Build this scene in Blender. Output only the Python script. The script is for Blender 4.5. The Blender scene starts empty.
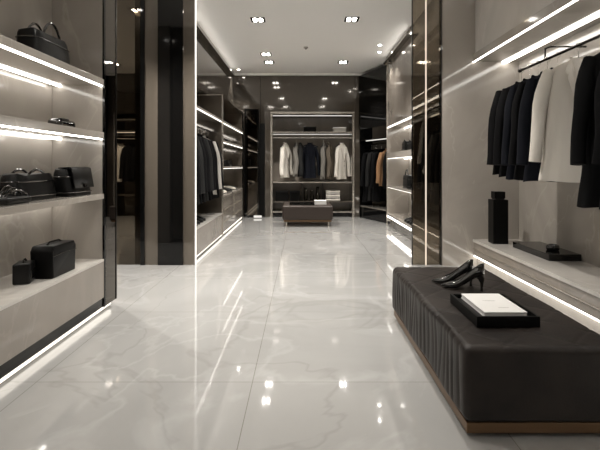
import bpy, bmesh, math, random
from mathutils import Vector, Matrix
random.seed(7)
PI = math.pi
S = bpy.context.scene
COL = S.collection

# ------------------------------------------------------------------ materials
MATS = {}
def principled(name, base, rough=0.5, metal=0.0, spec=0.5, coat=0.0, coat_rough=0.03):
    m = bpy.data.materials.new(name); m.use_nodes = True
    b = m.node_tree.nodes['Principled BSDF']
    b.inputs['Base Color'].default_value = (*base, 1)
    b.inputs['Roughness'].default_value = rough
    b.inputs['Metallic'].default_value = metal
    b.inputs['Specular IOR Level'].default_value = spec
    b.inputs['Coat Weight'].default_value = coat
    b.inputs['Coat Roughness'].default_value = coat_rough
    MATS[name] = m
    return m, m.node_tree, b

def add_noise_color(nt, b, c1, c2, scale=4, detail=4, lo=.35, hi=.65, distortion=0.0, stretch=(1,1,1)):
    tc = nt.nodes.new('ShaderNodeTexCoord'); mp = nt.nodes.new('ShaderNodeMapping')
    mp.inputs['Scale'].default_value = stretch
    n = nt.nodes.new('ShaderNodeTexNoise'); n.inputs['Scale'].default_value = scale
    n.inputs['Detail'].default_value = detail; n.inputs['Distortion'].default_value = distortion
    r = nt.nodes.new('ShaderNodeValToRGB')
    r.color_ramp.elements[0].position = lo; r.color_ramp.elements[0].color = (*c1, 1)
    r.color_ramp.elements[1].position = hi; r.color_ramp.elements[1].color = (*c2, 1)
    L = nt.links
    L.new(tc.outputs['Object'], mp.inputs['Vector']); L.new(mp.outputs['Vector'], n.inputs['Vector'])
    L.new(n.outputs['Fac'], r.inputs['Fac']); L.new(r.outputs['Color'], b.inputs['Base Color'])
    return tc, mp, n, r

def add_bump(nt, b, scale, strength, dist=.01, detail=4, stretch=(1,1,1)):
    tc = nt.nodes.new('ShaderNodeTexCoord'); mp = nt.nodes.new('ShaderNodeMapping')
    mp.inputs['Scale'].default_value = stretch
    n = nt.nodes.new('ShaderNodeTexNoise'); n.inputs['Scale'].default_value = scale; n.inputs['Detail'].default_value = detail
    bu = nt.nodes.new('ShaderNodeBump'); bu.inputs['Strength'].default_value = strength; bu.inputs['Distance'].default_value = dist
    nt.links.new(tc.outputs['Object'], mp.inputs['Vector']); nt.links.new(mp.outputs['Vector'], n.inputs['Vector'])
    nt.links.new(n.outputs['Fac'], bu.inputs['Height']); nt.links.new(bu.outputs['Normal'], b.inputs['Normal'])

def vein_mix(nt, vec_out, base_socket, b, vein_color, scale, thin, amount, distortion=1.2):
    """thin marble veins where a distorted noise crosses its mid value"""
    N = nt.nodes; L = nt.links
    n = N.new('ShaderNodeTexNoise'); n.inputs['Scale'].default_value = scale; n.inputs['Detail'].default_value = 5
    n.inputs['Distortion'].default_value = distortion
    L.new(vec_out, n.inputs['Vector'])
    s = N.new('ShaderNodeMath'); s.operation = 'SUBTRACT'; s.inputs[1].default_value = .5
    a = N.new('ShaderNodeMath'); a.operation = 'ABSOLUTE'
    mr = N.new('ShaderNodeMapRange'); mr.inputs['From Min'].default_value = 0; mr.inputs['From Max'].default_value = thin
    mr.inputs['To Min'].default_value = amount; mr.inputs['To Max'].default_value = 0
    mx = N.new('ShaderNodeMix'); mx.data_type = 'RGBA'; mx.inputs[7].default_value = (*vein_color, 1)
    L.new(n.outputs['Fac'], s.inputs[0]); L.new(s.outputs[0], a.inputs[0]); L.new(a.outputs[0], mr.inputs['Value'])
    L.new(mr.outputs[0], mx.inputs[0]); L.new(base_socket, mx.inputs[6])
    L.new(mx.outputs[2], b.inputs['Base Color'])
    return mx.outputs[2]

# polished marble floor
m, nt, b = principled('floor_marble', (.6,.58,.55), rough=.06, spec=.6, coat=.35, coat_rough=.02)
tc, mp, n, r = add_noise_color(nt, b, (.36,.355,.345), (.425,.42,.41), scale=.9, detail=6, lo=.3, hi=.7, distortion=.8)
o = vein_mix(nt, tc.outputs['Object'], r.outputs['Color'], b, (.27,.262,.25), .5, .009, .38)
o = vein_mix(nt, mp.outputs['Vector'], o, b, (.50,.497,.49), .7, .03, .4, 1.8)
br = nt.nodes.new('ShaderNodeTexBrick'); br.offset = 0
bm_ = nt.nodes.new('ShaderNodeMapping'); bm_.inputs['Location'].default_value = (.275+12, -2.5+12, 0)
nt.links.new(tc.outputs['Object'], bm_.inputs['Vector']); nt.links.new(bm_.outputs['Vector'], br.inputs['Vector'])
br.inputs['Scale'].default_value = 1; br.inputs['Brick Width'].default_value = 1.2; br.inputs['Row Height'].default_value = 1.2
br.inputs['Mortar Size'].default_value = .0018; br.inputs['Mortar Smooth'].default_value = 0
br.inputs['Color1'].default_value = (1,1,1,1); br.inputs['Color2'].default_value = (.965,.965,.965,1); br.inputs['Mortar'].default_value = (.55,.53,.5,1)
mu = nt.nodes.new('ShaderNodeMix'); mu.data_type = 'RGBA'; mu.blend_type = 'MULTIPLY'; mu.inputs[0].default_value = 1
nt.links.new(o, mu.inputs[6]); nt.links.new(br.outputs['Color'], mu.inputs[7]); nt.links.new(mu.outputs[2], b.inputs['Base Color'])

principled('ceiling_paint', (.88,.865,.84), rough=.9, spec=.2)
# taupe polished stone panels
def stone(name, c, rough=.10, veins=.35, spec=.6):
    m, nt, b = principled(name, c, rough=rough, spec=spec, coat=.3, coat_rough=.04)
    lo = tuple(x*.88 for x in c); hi = tuple(min(1,x*1.1) for x in c)
    tc, mp, n, r = add_noise_color(nt, b, lo, hi, scale=1.3, detail=6, distortion=.9, stretch=(1,1,.6))
    vein_mix(nt, mp.outputs['Vector'], r.outputs['Color'], b, tuple(min(1,x*1.35) for x in c), 1.1, .012, veins)
    return m
stone('taupe_stone', (.30,.265,.23))
stone('pale_stone', (.42,.385,.345))
stone('ledge_stone', (.60,.57,.53), rough=.12)
m, nt, b = principled('bronze_gloss', (.085,.072,.058), rough=.07, metal=.35, spec=.8, coat=.6)
add_bump(nt, b, 1.2, .05, .02, 2)
m, nt, b = principled('bronze_panel', (.13,.112,.092), rough=.09, metal=.3, spec=.8, coat=.5)
m, nt, b = principled('black_gloss', (.004,.004,.004), rough=.05, spec=.5, coat=.0)
m, nt, b = principled('black_satin', (.0035,.0035,.0035), rough=.4, spec=.16)
m, nt, b = principled('mirror_dark', (.14,.125,.108), rough=.02, metal=1)
m, nt, b = principled('bronze_mirror', (.17,.145,.118), rough=.05, metal=.35, spec=.8, coat=.7)  # diffuse brown in the base colour stands in for a reflection
m, nt, b = principled('dark_metal', (.05,.045,.04), rough=.25, metal=1)
m, nt, b = principled('chrome', (.6,.58,.55), rough=.15, metal=1)
m, nt, b = principled('pale_metal', (.62,.58,.52), rough=.25, metal=.8)
m, nt, b = principled('brass', (.16,.095,.05), rough=.35, metal=.6)
m, nt, b = principled('black_leather', (.0035,.0035,.0035), rough=.33, spec=.28)
add_bump(nt, b, 180, .25, .002)
m, nt, b = principled('patent_black', (.006,.006,.006), rough=.06, spec=.7, coat=1)
m, nt, b = principled('bench_leather', (.02,.018,.016), rough=.44, spec=.26)
add_noise_color(nt, b, (.014,.0112,.010), (.027,.0215,.0185), scale=6, detail=6)
add_bump(nt, b, 90, .25, .003, 6)
m, nt, b = principled('brown_leather', (.036,.026,.021), rough=.45, spec=.4)
add_bump(nt, b, 100, .2, .003)
def cloth(name, c, rough=.85):
    m, nt, b = principled(name, c, rough=rough, spec=.12)
    add_bump(nt, b, 14, .35, .012, 5, (1,1,.35))
cloth('cloth_black', (.0035,.0035,.004))
cloth('cloth_navy', (.006,.007,.011))
cloth('cloth_charcoal', (.018,.018,.018))
cloth('cloth_grey', (.16,.15,.135))
cloth('cloth_taupe', (.11,.09,.07))
cloth('cloth_tan', (.30,.17,.09))
cloth('cloth_cream', (.72,.68,.62))
cloth('cloth_light_grey', (.45,.43,.40))
m, nt, b = principled('paper_white', (.82,.81,.79), rough=.5)
principled('paper_ink', (.45,.44,.43), rough=.6)
principled('grey_card', (.35,.33,.30), rough=.5)

def emit(name, col, strength):
    m = bpy.data.materials.new(name); m.use_nodes = True; nt = m.node_tree
    nt.nodes.remove(nt.nodes['Principled BSDF'])
    e = nt.nodes.new('ShaderNodeEmission'); e.inputs['Color'].default_value = (*col,1); e.inputs['Strength'].default_value = strength
    nt.links.new(e.outputs[0], nt.nodes['Material Output'].inputs['Surface']); MATS[name] = m
WARM = (1, .955, .885)
emit('led', WARM, 8.5)
emit('led_soft', (1,.93,.82), 1.8)
emit('led_fill_cove', WARM, 6.5)
emit('led_far', WARM, 3.0)
emit('led_line', WARM, 1.5)
emit('led_line_warm', (1,.84,.68), 1.0)
emit('led_dim', WARM, .9)
emit('lamp_face', WARM, 45)
# tinted glass: thin pane, tinted see-through with a Fresnel mirror
def glass(name, tint, ior=1.5, rough=.0):
    m = bpy.data.materials.new(name); m.use_nodes = True; nt = m.node_tree; N = nt.nodes
    N.remove(N['Principled BSDF'])
    t = N.new('ShaderNodeBsdfTransparent'); t.inputs['Color'].default_value = (*tint,1)
    g = N.new('ShaderNodeBsdfGlossy'); g.inputs['Roughness'].default_value = rough; g.inputs['Color'].default_value = (.9,.85,.78,1)
    f = N.new('ShaderNodeFresnel'); f.inputs['IOR'].default_value = ior
    mx = N.new('ShaderNodeMixShader'); L = nt.links
    L.new(f.outputs[0], mx.inputs[0]); L.new(t.outputs[0], mx.inputs[1]); L.new(g.outputs[0], mx.inputs[2])
    L.new(mx.outputs[0], N['Material Output'].inputs['Surface']); MATS[name] = m
glass('smoked_glass', (.62,.57,.50), 1.6)
glass('clear_glass', (.93,.93,.92), 1.5)

# ------------------------------------------------------------------ mesh builder
class MB:
    def __init__(s): s.bm = bmesh.new()
    def box(s, x0, x1, y0, y1, z0, z1, bevel=0, seg=2):
        v = [s.bm.verts.new(p) for p in ((x0,y0,z0),(x1,y0,z0),(x1,y1,z0),(x0,y1,z0),(x0,y0,z1),(x1,y0,z1),(x1,y1,z1),(x0,y1,z1))]
        fs = [s.bm.faces.new([v[i] for i in q]) for q in ((3,2,1,0),(4,5,6,7),(0,1,5,4),(1,2,6,5),(2,3,7,6),(3,0,4,7))]
        if bevel > 0:
            es = list({e for f in fs for e in f.edges})
            bmesh.ops.bevel(s.bm, geom=es, offset=bevel, segments=seg, affect='EDGES', profile=.6)
        return s
    def grid(s, rows, closed=False, cap0=False, cap1=False):
        vs = [[s.bm.verts.new(p) for p in r] for r in rows]
        for i in range(len(vs)-1):
            n = len(vs[i]); k = n if closed else n-1
            for j in range(k):
                s.bm.faces.new((vs[i][j], vs[i][(j+1)%n], vs[i+1][(j+1)%n], vs[i+1][j]))
        if cap0: s.bm.faces.new(list(reversed(vs[0])))
        if cap1: s.bm.faces.new(vs[-1])
        return s
    def tube(s, pts, r, n=8, sy=1.0):
        pts = [Vector(p) for p in pts]
        rs = r if isinstance(r, (list,tuple)) else [r]*len(pts)
        rows = []; up = Vector((0,0,1)); prev = None
        for i, p in enumerate(pts):
            a = pts[max(0,i-1)]; c = pts[min(len(pts)-1,i+1)]
            t = (c-a).normalized()
            if prev is None:
                u = t.cross(up)
                if u.length < .05: u = t.cross(Vector((0,1,0)))
                u.normalize()
            else:
                u = prev - t*prev.dot(t)
                u.normalize()
            prev = u; w = t.cross(u)
            rows.append([p + (u*math.cos(2*PI*k/n) + w*math.sin(2*PI*k/n)*sy)*rs[i] for k in range(n)])
        return s.grid(rows, True, True, True)
    def lathe(s, prof, n=24, c=(0,0,0)):
        rows = [[(c[0]+r*math.cos(2*PI*k/n), c[1]+r*math.sin(2*PI*k/n), c[2]+z) for k in range(n)] for r, z in prof]
        return s.grid(rows, True, True, True)
    def prism(s, poly, axis, a, b, bevel=0):
        """poly 2-D points extruded along axis between a and b"""
        def P(u, v, w):
            return {'x': (w,u,v), 'y': (u,w,v), 'z': (u,v,w)}[axis]
        A = [s.bm.verts.new(P(u,v,a)) for u,v in poly]; B = [s.bm.verts.new(P(u,v,b)) for u,v in poly]
        n = len(poly); fs = [s.bm.faces.new(list(reversed(A))), s.bm.faces.new(B)]
        for i in range(n): fs.append(s.bm.faces.new((A[i],A[(i+1)%n],B[(i+1)%n],B[i])))
        if bevel > 0:
            bmesh.ops.bevel(s.bm, geom=list(set(fs[0].edges)|set(fs[1].edges)), offset=bevel, segments=2, affect='EDGES', profile=.6)
        return s
    def rbox(s, cx, cy, cz, sx, sy, sz, r, nx=10, ny=10, nz=8, disp=None):
        """rounded soft box; disp(p, normal) -> offset along normal"""
        h = Vector((sx/2, sy/2, sz/2)); bm = bmesh.new(); N = (nx, ny, nz)
        def axisvals(i):
            H = h[i]; n = N[i]
            inner = [-(H-r) + 2*(H-r)*k/n for k in range(n+1)]
            e = [r*(1-math.tan(PI/4*q)) for q in (1,.75,.5,.25)]
            lo = [-(H) + r*(1-math.tan(PI/4*q)) for q in (1,.66,.33)]
            return lo + inner + [-v for v in reversed(lo)]
        av = [axisvals(i) for i in range(3)]
        for ax in range(3):
            a1, a2 = (ax+1)%3, (ax+2)%3
            for sg in (-1,1):
                V = [[None]*len(av[a2]) for _ in av[a1]]
                for i, u in enumerate(av[a1]):
                    for j, w in enumerate(av[a2]):
                        p = Vector((0,0,0)); p[ax] = sg*h[ax]; p[a1] = u; p[a2] = w
                        core = Vector([max(-(h[k]-r), min(h[k]-r, p[k])) for k in range(3)])
                        d = (p-core)
                        nrm = d.normalized() if d.length > 1e-9 else Vector((0,0,0))
                        q = core + nrm*r
                        if disp: q = q + nrm*disp(q, nrm)
                        V[i][j] = bm.verts.new(q + Vector((cx,cy,cz)))
                for i in range(len(V)-1):
                    for j in range(len(V[0])-1):
                        f = (V[i][j], V[i+1][j], V[i+1][j+1], V[i][j+1])
                        bm.faces.new(f if sg > 0 else tuple(reversed(f)))
        bmesh.ops.remove_doubles(bm, verts=bm.verts, dist=1e-5)
        me = bpy.data.meshes.new('tmp'); bm.to_mesh(me); bm.free(); s.bm.from_mesh(me); bpy.data.meshes.remove(me)
        return s
    def xf(s, M):
        bmesh.ops.transform(s.bm, matrix=M, verts=s.bm.verts); return s
    def build(s, name, mat, parent=None, smooth=False, sub=0, loc=None, label=None, kind=None):
        bmesh.ops.recalc_face_normals(s.bm, faces=s.bm.faces)
        me = bpy.data.meshes.new(name); s.bm.to_mesh(me); s.bm.free()
        if smooth:
            for p in me.polygons: p.use_smooth = True
            if smooth != 'all':
                try: me.set_sharp_from_angle(angle=math.radians(40))
                except Exception: pass
        o = bpy.data.objects.new(name, me); COL.objects.link(o)
        me.materials.append(MATS[mat])
        if sub:
            md = o.modifiers.new('subd', 'SUBSURF'); md.levels = sub; md.render_levels = sub
        if parent: o.parent = parent
        if loc: o.location = loc
        if label: o['label'] = label
        if kind: o['kind'] = kind
        return o

def thing(name, label, cat, loc=(0,0,0), rz=0, group=None):
    o = bpy.data.objects.new(name, None); COL.objects.link(o); o.empty_display_size = .05
    o.location = loc; o.rotation_euler = (0,0,rz); o['label'] = label; o['category'] = cat
    if group: o['group'] = group
    return o
def tag(o, label, cat, group=None, kind=None):
    o['label'] = label; o['category'] = cat
    if group: o['group'] = group
    if kind: o['kind'] = kind
    return o
def kids(o): return [c for c in COL.objects if c.parent == o]
def dup(o, loc=None, rz=None, label=None, parent=None, group=None):
    c = o.copy(); COL.objects.link(c)
    if parent: c.parent = parent
    if loc is not None: c.location = loc
    if rz is not None: c.rotation_euler = (0,0,rz)
    if label: c['label'] = label
    if group: c['group'] = group
    for ch in kids(o): dup(ch, parent=c)
    return c
def struct(name, mb, mat): return mb.build(name, mat, kind='structure')

H = 3.38          # ceiling height
# ------------------------------------------------------------------ the setting
struct('floor', MB().box(-5.4,3.0,-2.6,11.4,-.1,0), 'floor_marble')
struct('ceiling', MB().box(-5.4,3.0,-2.6,11.4,H,H+.1), 'ceiling_paint')
struct('wall_left', MB().box(-5.4,-5.3,-2.6,11.4,0,H), 'taupe_stone')
struct('wall_right', MB().box(2.9,3.0,-2.6,11.4,0,H), 'taupe_stone')
struct('wall_front', MB().box(-5.3,2.9,-2.6,-2.5,0,H), 'taupe_stone')
wb = MB()
BX0, BX1, BZ = -.72, 1.21, 2.44     # opening of the rear wardrobe
for a in ((-5.3,-4.7,0,H), (-4.7,-3.3,2.44,H), (-3.3,BX0,0,H), (BX0,BX1,BZ,H), (BX1,2.9,0,H)):
    wb.box(a[0],a[1],10.6,10.7,a[2],a[3])
struct('wall_back', wb, 'bronze_gloss')
struct('wall_back_outer', MB().box(-5.3,2.9,11.3,11.4,0,H), 'black_satin')
# panel joints on the rear wall: slim reveals
jt = MB()
for x in (-1.62,-.98,1.245): jt.box(x-.004,x+.004,10.592,10.6,0,H)
struct('trim_1', jt, 'dark_metal')
struct('trim_2', MB().box(-1.6,2.0,10.56,10.6,H-.05,H), 'ceiling_paint')   # shallow cornice at the rear
# bulkhead over the left wardrobes
struct('wall_left_bulkhead', MB().box(-1.95,-1.6,5.52,10.6,2.41,H), 'bronze_panel')
struct('trim_3', MB().box(-1.6,-1.585,5.52,10.6,H-.018,H), 'pale_metal')
# partition behind the left wardrobes
struct('wall_left_partition', MB().box(-2.05,-1.96,5.52,10.6,0,H), 'bronze_panel')
# near left: bulkhead over the shelving
struct('wall_left_near', MB().box(-2.3,-2.06,-2.5,3.88,0,H), 'taupe_stone')

# coves added to brighten the ceiling: a shallow lip hiding an LED strip
def cove(name, x, sx, y0, y1):
    r = thing(name, 'added fill-light cove along the ceiling edge, ' + ('left' if sx > 0 else 'right') + (' of the far aisle' if y1 > 5.5 else ' above the near wardrobes'), 'added fill light', (x,(y0+y1)/2,3.22))
    h = (y1-y0)/2
    MB().box(min(0,sx*.09),max(0,sx*.09),-h,h,0,.008).box(min(sx*.082,sx*.09),max(sx*.082,sx*.09),-h,h,.008,.035).build('lip','bronze_panel',r)
    MB().box(min(sx*.004,sx*.01),max(sx*.004,sx*.01),-h+.02,h-.02,.012,.05).build('light_strip','led_fill_cove',r)
cove('added_fill_cove', -1.599, 1, 5.55, 10.1)
cove('added_fill_cove', 1.699, -1, 6.92, 8.96)
cove('added_fill_cove', -1.599, 1, -2.3, 3.6)
cove('added_fill_cove', 2.07, -1, -2.3, 5.3)
# ------------------------------------------------------------------ near left display shelving
X0 = -1.6; XB = -2.02; YE = 3.64
t = thing('display_shelving', 'tall taupe stone display shelving with lit shelves along the left side', 'shelving', (-1.8,1.5,0))
def P(mb, name, mat, par=None, **k):
    par = par or t
    o = mb.build(name, mat, par, **k)
    if par.type == 'EMPTY':
        o.matrix_parent_inverse = Matrix.Translation(-Vector(par.location))
    return o
bp = MB()
for y0, y1 in ((-2.5,-1.0),(-1.0,.5),(.5,2.0),(2.0,3.64)): bp.box(XB-.03,XB,y0+.003,y1-.003,.45,H-.02)
P(bp, 'back_panel', 'pale_stone')
P(MB().box(XB,X0,YE,YE+.03,.06,H-.02), 'end_panel', 'pale_stone')
P(MB().box(X0-.42,X0-.02,YE+.03,3.86,0.06,H-.02), 'end_pier', 'bronze_gloss')
P(MB().box(X0-.02,X0,YE+.015,3.88,.06,H-.02), 'pier_facing', 'mirror_dark')
P(MB().box(X0-.012,X0+.004,YE-.004,YE+.015,.06,H-.02), 'edge_trim', 'black_gloss')
P(MB().box(X0-.012,X0+.004,3.862,3.882,.06,H-.02), 'edge_trim', 'dark_metal')
for z0, z1 in ((1.85,1.90),(1.42,1.472),(.935,.976)):
    s = P(MB().box(XB,X0,-2.5,YE,z0,z1,.003), 'shelf', 'pale_stone')
    P(MB().box(X0-.03,X0-.012,-2.5,YE,z0-.008,z0), 'light_strip', 'led', s, label='white LED strip under the shelf edge') if z0 > 1 else None
    P(MB().box(XB+.05,XB+.075,-2.5,YE,z0-.01,z0), 'light_strip', 'led', s, label='white LED strip at the back of the shelf')
P(MB().box(XB,X0,-2.5,YE,.43,.45,.002), 'ledge', 'ledge_stone')
P(MB().box(X0-.04,X0,-2.5,YE,.14,.43), 'front_panel', 'taupe_stone')
P(MB().box(X0-.05,X0-.006,-2.5,3.86,.065,.14), 'plinth', 'black_gloss')
P(MB().box(X0-.06,X0-.03,-2.5,3.84,.025,.062), 'plinth_light', 'led_soft', label='glowing strip below the black plinth')

# ------------------------------------------------------------------ right near bay
RX = 2.05; RB = 2.60; RE = 5.40
t = thing('wardrobe_bay', 'open taupe stone wardrobe bay with lit header and low ledge on the right', 'wardrobe', (2.4,2,0))
bp = MB()
for y0, y1 in ((-2.5,0),(0,1.8),(1.8,3.6),(3.6,5.4)): bp.box(RB,RB+.04,y0+.003,y1-.003,.32,H-.02)
P(bp, 'back_panel', 'pale_stone')
P(MB().box(1.69,RB,RE,RE+.06,0,H-.01), 'end_panel', 'pale_stone')
hd = P(MB().box(RX,RB,-2.5,RE,2.45,2.54,.003), 'header', 'pale_stone')
P(MB().box(RX,RX+.014,-2.5,RE,2.44,2.45), 'light_strip', 'led', hd, label='white LED strip along the header edge')
P(MB().box(RB-.20,RB-.13,-2.5,RE,2.44,2.45), 'light_strip', 'led', hd, label='white LED strip above the clothes')
P(MB().box(RX+.03,RX+.07,-2.5,RE,2.54,H-.01), 'upper_panel', 'ledge_stone')
P(MB().box(RX,RB,-2.5,RE,.29,.32,.002), 'ledge', 'ledge_stone')
P(MB().box(RX+.012,RX+.05,-2.5,RE,.13,.29), 'front_panel', 'taupe_stone')
P(MB().box(RX+.002,RX+.012,-2.5,RE,.205,.212), 'edge_trim', 'pale_metal')
P(MB().box(RX+.05,RX+.09,-2.5,RE,0,.13), 'plinth', 'pale_stone')
P(MB().box(RX+.012,RX+.05,-2.5,RE,.118,.13), 'plinth_light', 'led', label='white LED strip under the ledge')
# smoked glass pier, right
t = thing('glass_screen', 'smoked glass screen with a slim glowing edge line beside the right wardrobe bay', 'screen', (1.5,5.46,0))
P(MB().box(1.345,1.495,5.47,5.482,0,H-.005), 'glass_pane', 'smoked_glass')
P(MB().box(1.51,1.675,5.47,5.482,0,H-.005), 'glass_pane', 'smoked_glass')
P(MB().box(1.497,1.509,5.45,5.465,0,H-.005), 'light_profile', 'led_line_warm', label='slim warm glowing vertical profile')
P(MB().box(1.675,1.69,5.44,5.49,0,H-.005), 'frame_post', 'black_gloss')
P(MB().box(1.335,1.345,5.46,5.49,0,H-.005), 'frame_post', 'black_gloss')
# ------------------------------------------------------------------ left pier block: end of the left wardrobes
t = thing('partition_screen', 'black and bronze mirrored end screen with a slim glowing vertical edge, left of the aisle', 'screen', (-1.6,5.46,0))
P(MB().box(-1.905,-1.745,5.46,5.50,0,H-.005), 'bronze_panel', 'bronze_mirror')
P(MB().box(-1.955,-1.905,5.44,5.50,0,H-.005), 'frame_post', 'black_gloss')
P(MB().box(-1.745,-1.44,5.44,5.50,0,H-.005), 'black_panel', 'black_gloss')
P(MB().box(-1.44,-1.305,5.46,5.50,0,H-.005), 'bronze_panel', 'bronze_mirror')
P(MB().box(-1.300,-1.286,5.47,5.485,0,H-.005), 'light_profile', 'led_line', label='slim white glowing vertical profile')
t = thing('glass_screen', 'smoked glass screen left of the black panel, clothes showing dimly behind it', 'screen', (-2.5,5.46,0))
P(MB().box(-2.62,-1.97,5.47,5.482,0,H-.005), 'glass_pane', 'smoked_glass')
P(MB().box(-3.45,-2.64,5.47,5.482,0,H-.005), 'glass_pane', 'smoked_glass')
P(MB().box(-2.64,-2.62,5.45,5.495,0,H-.005), 'frame_post', 'black_gloss')

# ------------------------------------------------------------------ left wardrobes (A with rail, B with shelves and drawers)
LX = -1.32; LB = -1.93
t = thing('wardrobe', 'open hanging wardrobe of dark coats on the left of the aisle', 'wardrobe', (-1.6,6.5,0))
P(MB().box(LB-.02,LB,5.52,7.5,.06,2.41), 'back_panel', 'pale_stone')
P(MB().box(LB,LX,7.47,7.5,.06,2.39), 'side_panel', 'bronze_gloss')
P(MB().box(LB,LX,5.52,5.55,.06,2.39), 'side_panel', 'black_gloss')
P(MB().box(LX-.012,LX+.01,7.468,7.502,.06,2.39), 'frame_post', 'pale_metal')
P(MB().box(LB,LX,7.455,7.47,2.37,2.39), 'frame_rail', 'pale_metal')
s = P(MB().box(LB,LX,5.55,7.47,1.935,1.965), 'shelf', 'taupe_stone')
P(MB().box(LX-.025,LX-.01,5.55,7.47,1.928,1.935), 'light_strip', 'led_far', s)
P(MB().box(LB+.04,LB+.08,5.55,7.47,1.925,1.935), 'light_strip', 'led', s)
P(MB().box(LB,LX,5.55,7.47,.40,.42), 'bottom_shelf', 'ledge_stone')
P(MB().box(LX-.03,LX-.005,5.55,7.47,.07,.40), 'front_panel', 'taupe_stone')
P(MB().box(LX-.03,LX-.004,5.55,7.47,.4,.416), 'edge_trim', 'pale_metal')
P(MB().box(LX-.05,LX-.03,5.52,7.5,.03,.055), 'plinth_light', 'led_soft')
P(MB().tube([(-1.60,5.55,1.80),(-1.60,7.47,1.80)], .013, 12), 'rail', 'dark_metal')

t = thing('shelf_cabinet', 'lit shelf cabinet with drawers at the far left of the aisle', 'cabinet', (-1.6,8.8,0))
P(MB().box(LB-.02,LB,7.51,10.1,.06,2.39), 'back_panel', 'pale_stone')
P(MB().box(LB,LX,10.07,10.1,.06,2.39), 'side_panel', 'bronze_gloss')
P(MB().box(LX-.02,LX+.005,10.068,10.102,.06,2.39), 'frame_post', 'black_gloss')
P(MB().box(LB,LX,7.51,10.07,2.37,2.4), 'top_panel', 'bronze_gloss')
for z in (1.93,1.60,1.16):
    s = P(MB().box(LB,LX,7.51,10.07,z,z+.035), 'shelf', 'pale_stone')
    P(MB().box(LX-.025,LX-.01,7.51,10.07,z-.007,z), 'light_strip', 'led_far', s)
    P(MB().box(LB+.04,LB+.08,7.51,10.07,z-.01,z), 'light_strip', 'led', s)  # hidden back strip added to brighten the cabinet interior
P(MB().box(LB,LX,7.51,10.07,.68,.71), 'countertop', 'pale_stone')
P(MB().box(LB,LX-.03,7.51,10.07,.06,.68), 'body', 'taupe_stone')
for y0, y1 in ((7.53,8.78),(8.80,10.05)):
    for z0, z1 in ((.08,.27),(.285,.475),(.49,.675)):
        d = P(MB().box(LX-.03,LX-.008,y0,y1,z0,z1,.002), 'drawer', 'taupe_stone')
        P(MB().box(LX-.008,LX+.008,y0+.15,y1-.15,z1-.03,z1-.015), 'handle', 'pale_metal', d)
P(MB().box(LX-.05,LX-.03,7.51,10.1,.03,.055), 'plinth_light', 'led_soft')

# ------------------------------------------------------------------ right mid shelving
MX = 1.70; MBK = 2.12
t = thing('display_shelving', 'tall stone shelving with lit shelves of bags, far right of the aisle', 'shelving', (1.9,8,0))
P(MB().box(MBK,MBK+.03,6.9,9.0,.1,H-.01), 'back_panel', 'pale_stone')
P(MB().box(MX,MBK,8.97,9.0,.1,H-.01), 'end_panel', 'pale_stone')
P(MB().box(MX,MBK,6.88,6.9,.1,2.0), 'side_panel', 'bronze_gloss')
P(MB().box(MX-.01,MX+.01,8.985,9.01,.0,H-.01), 'frame_post', 'pale_metal')
P(MB().box(MX,MX+.03,6.9,8.97,1.98,H-.012), 'upper_panel', 'taupe_stone')
P(MB().box(MX,MX+.03,6.9,8.97,1.955,1.97), 'light_strip', 'led_far')
P(MB().box(MX-.02,MX,6.9,9.0,H-.03,H-.012), 'cornice_trim', 'bronze_panel')
for z0, z1 in ((1.955,1.98),):
    s = P(MB().box(MX+.03,MBK,6.9,8.97,z0,z1), 'shelf', 'pale_stone')
    P(MB().box(MBK-.08,MBK-.05,6.9,8.97,z0-.01,z0), 'light_strip', 'led', s)
for z0, z1 in ((1.35,1.46),(.78,.82)):
    s = P(MB().box(MX,MBK,6.9,8.97,z0,z1), 'shelf', 'pale_stone')
    P(MB().box(MX+.01,MX+.03,6.9,8.97,z0-.008,z0), 'light_strip', 'led_far', s)
    P(MB().box(MBK-.08,MBK-.05,6.9,8.97,z0-.01,z0), 'light_strip', 'led', s)
P(MB().box(MX,MBK,6.9,8.97,.22,.26), 'bottom_shelf', 'pale_stone')
P(MB().box(MX+.0,MX+.02,6.9,8.97,.19,.21), 'light_strip', 'led')
P(MB().box(MX+.05,MX+.08,6.9,8.97,.0,.22), 'plinth', 'bronze_gloss')
# hanging bay behind the smoked glass
t = thing('wardrobe', 'dim hanging wardrobe seen behind the smoked glass on the right', 'wardrobe', (1.9,6.2,0))
P(MB().box(2.3,2.33,5.5,6.86,0,H-.01), 'back_panel', 'bronze_gloss')
P(MB().box(MX,2.3,6.83,6.87,0,H-.01), 'side_panel', 'bronze_gloss')
s = P(MB().box(MX,2.3,5.5,6.83,1.95,1.985), 'shelf', 'bronze_panel')
P(MB().box(MX+.25,MX+.27,5.5,6.83,1.94,1.95), 'light_strip', 'led_dim', s)
P(MB().box(MX,MX+.03,5.5,6.83,1.985,H-.012), 'upper_panel', 'bronze_panel')
P(MB().box(MX,2.3,5.5,6.83,.36,.4), 'bottom_shelf', 'bronze_panel')
P(MB().box(MX,MX+.03,5.5,6.83,0,.36), 'front_panel', 'bronze_panel')
P(MB().tube([(2.0,5.5,1.83),(2.0,6.83,1.83)], .012, 10), 'rail', 'chrome')

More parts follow.
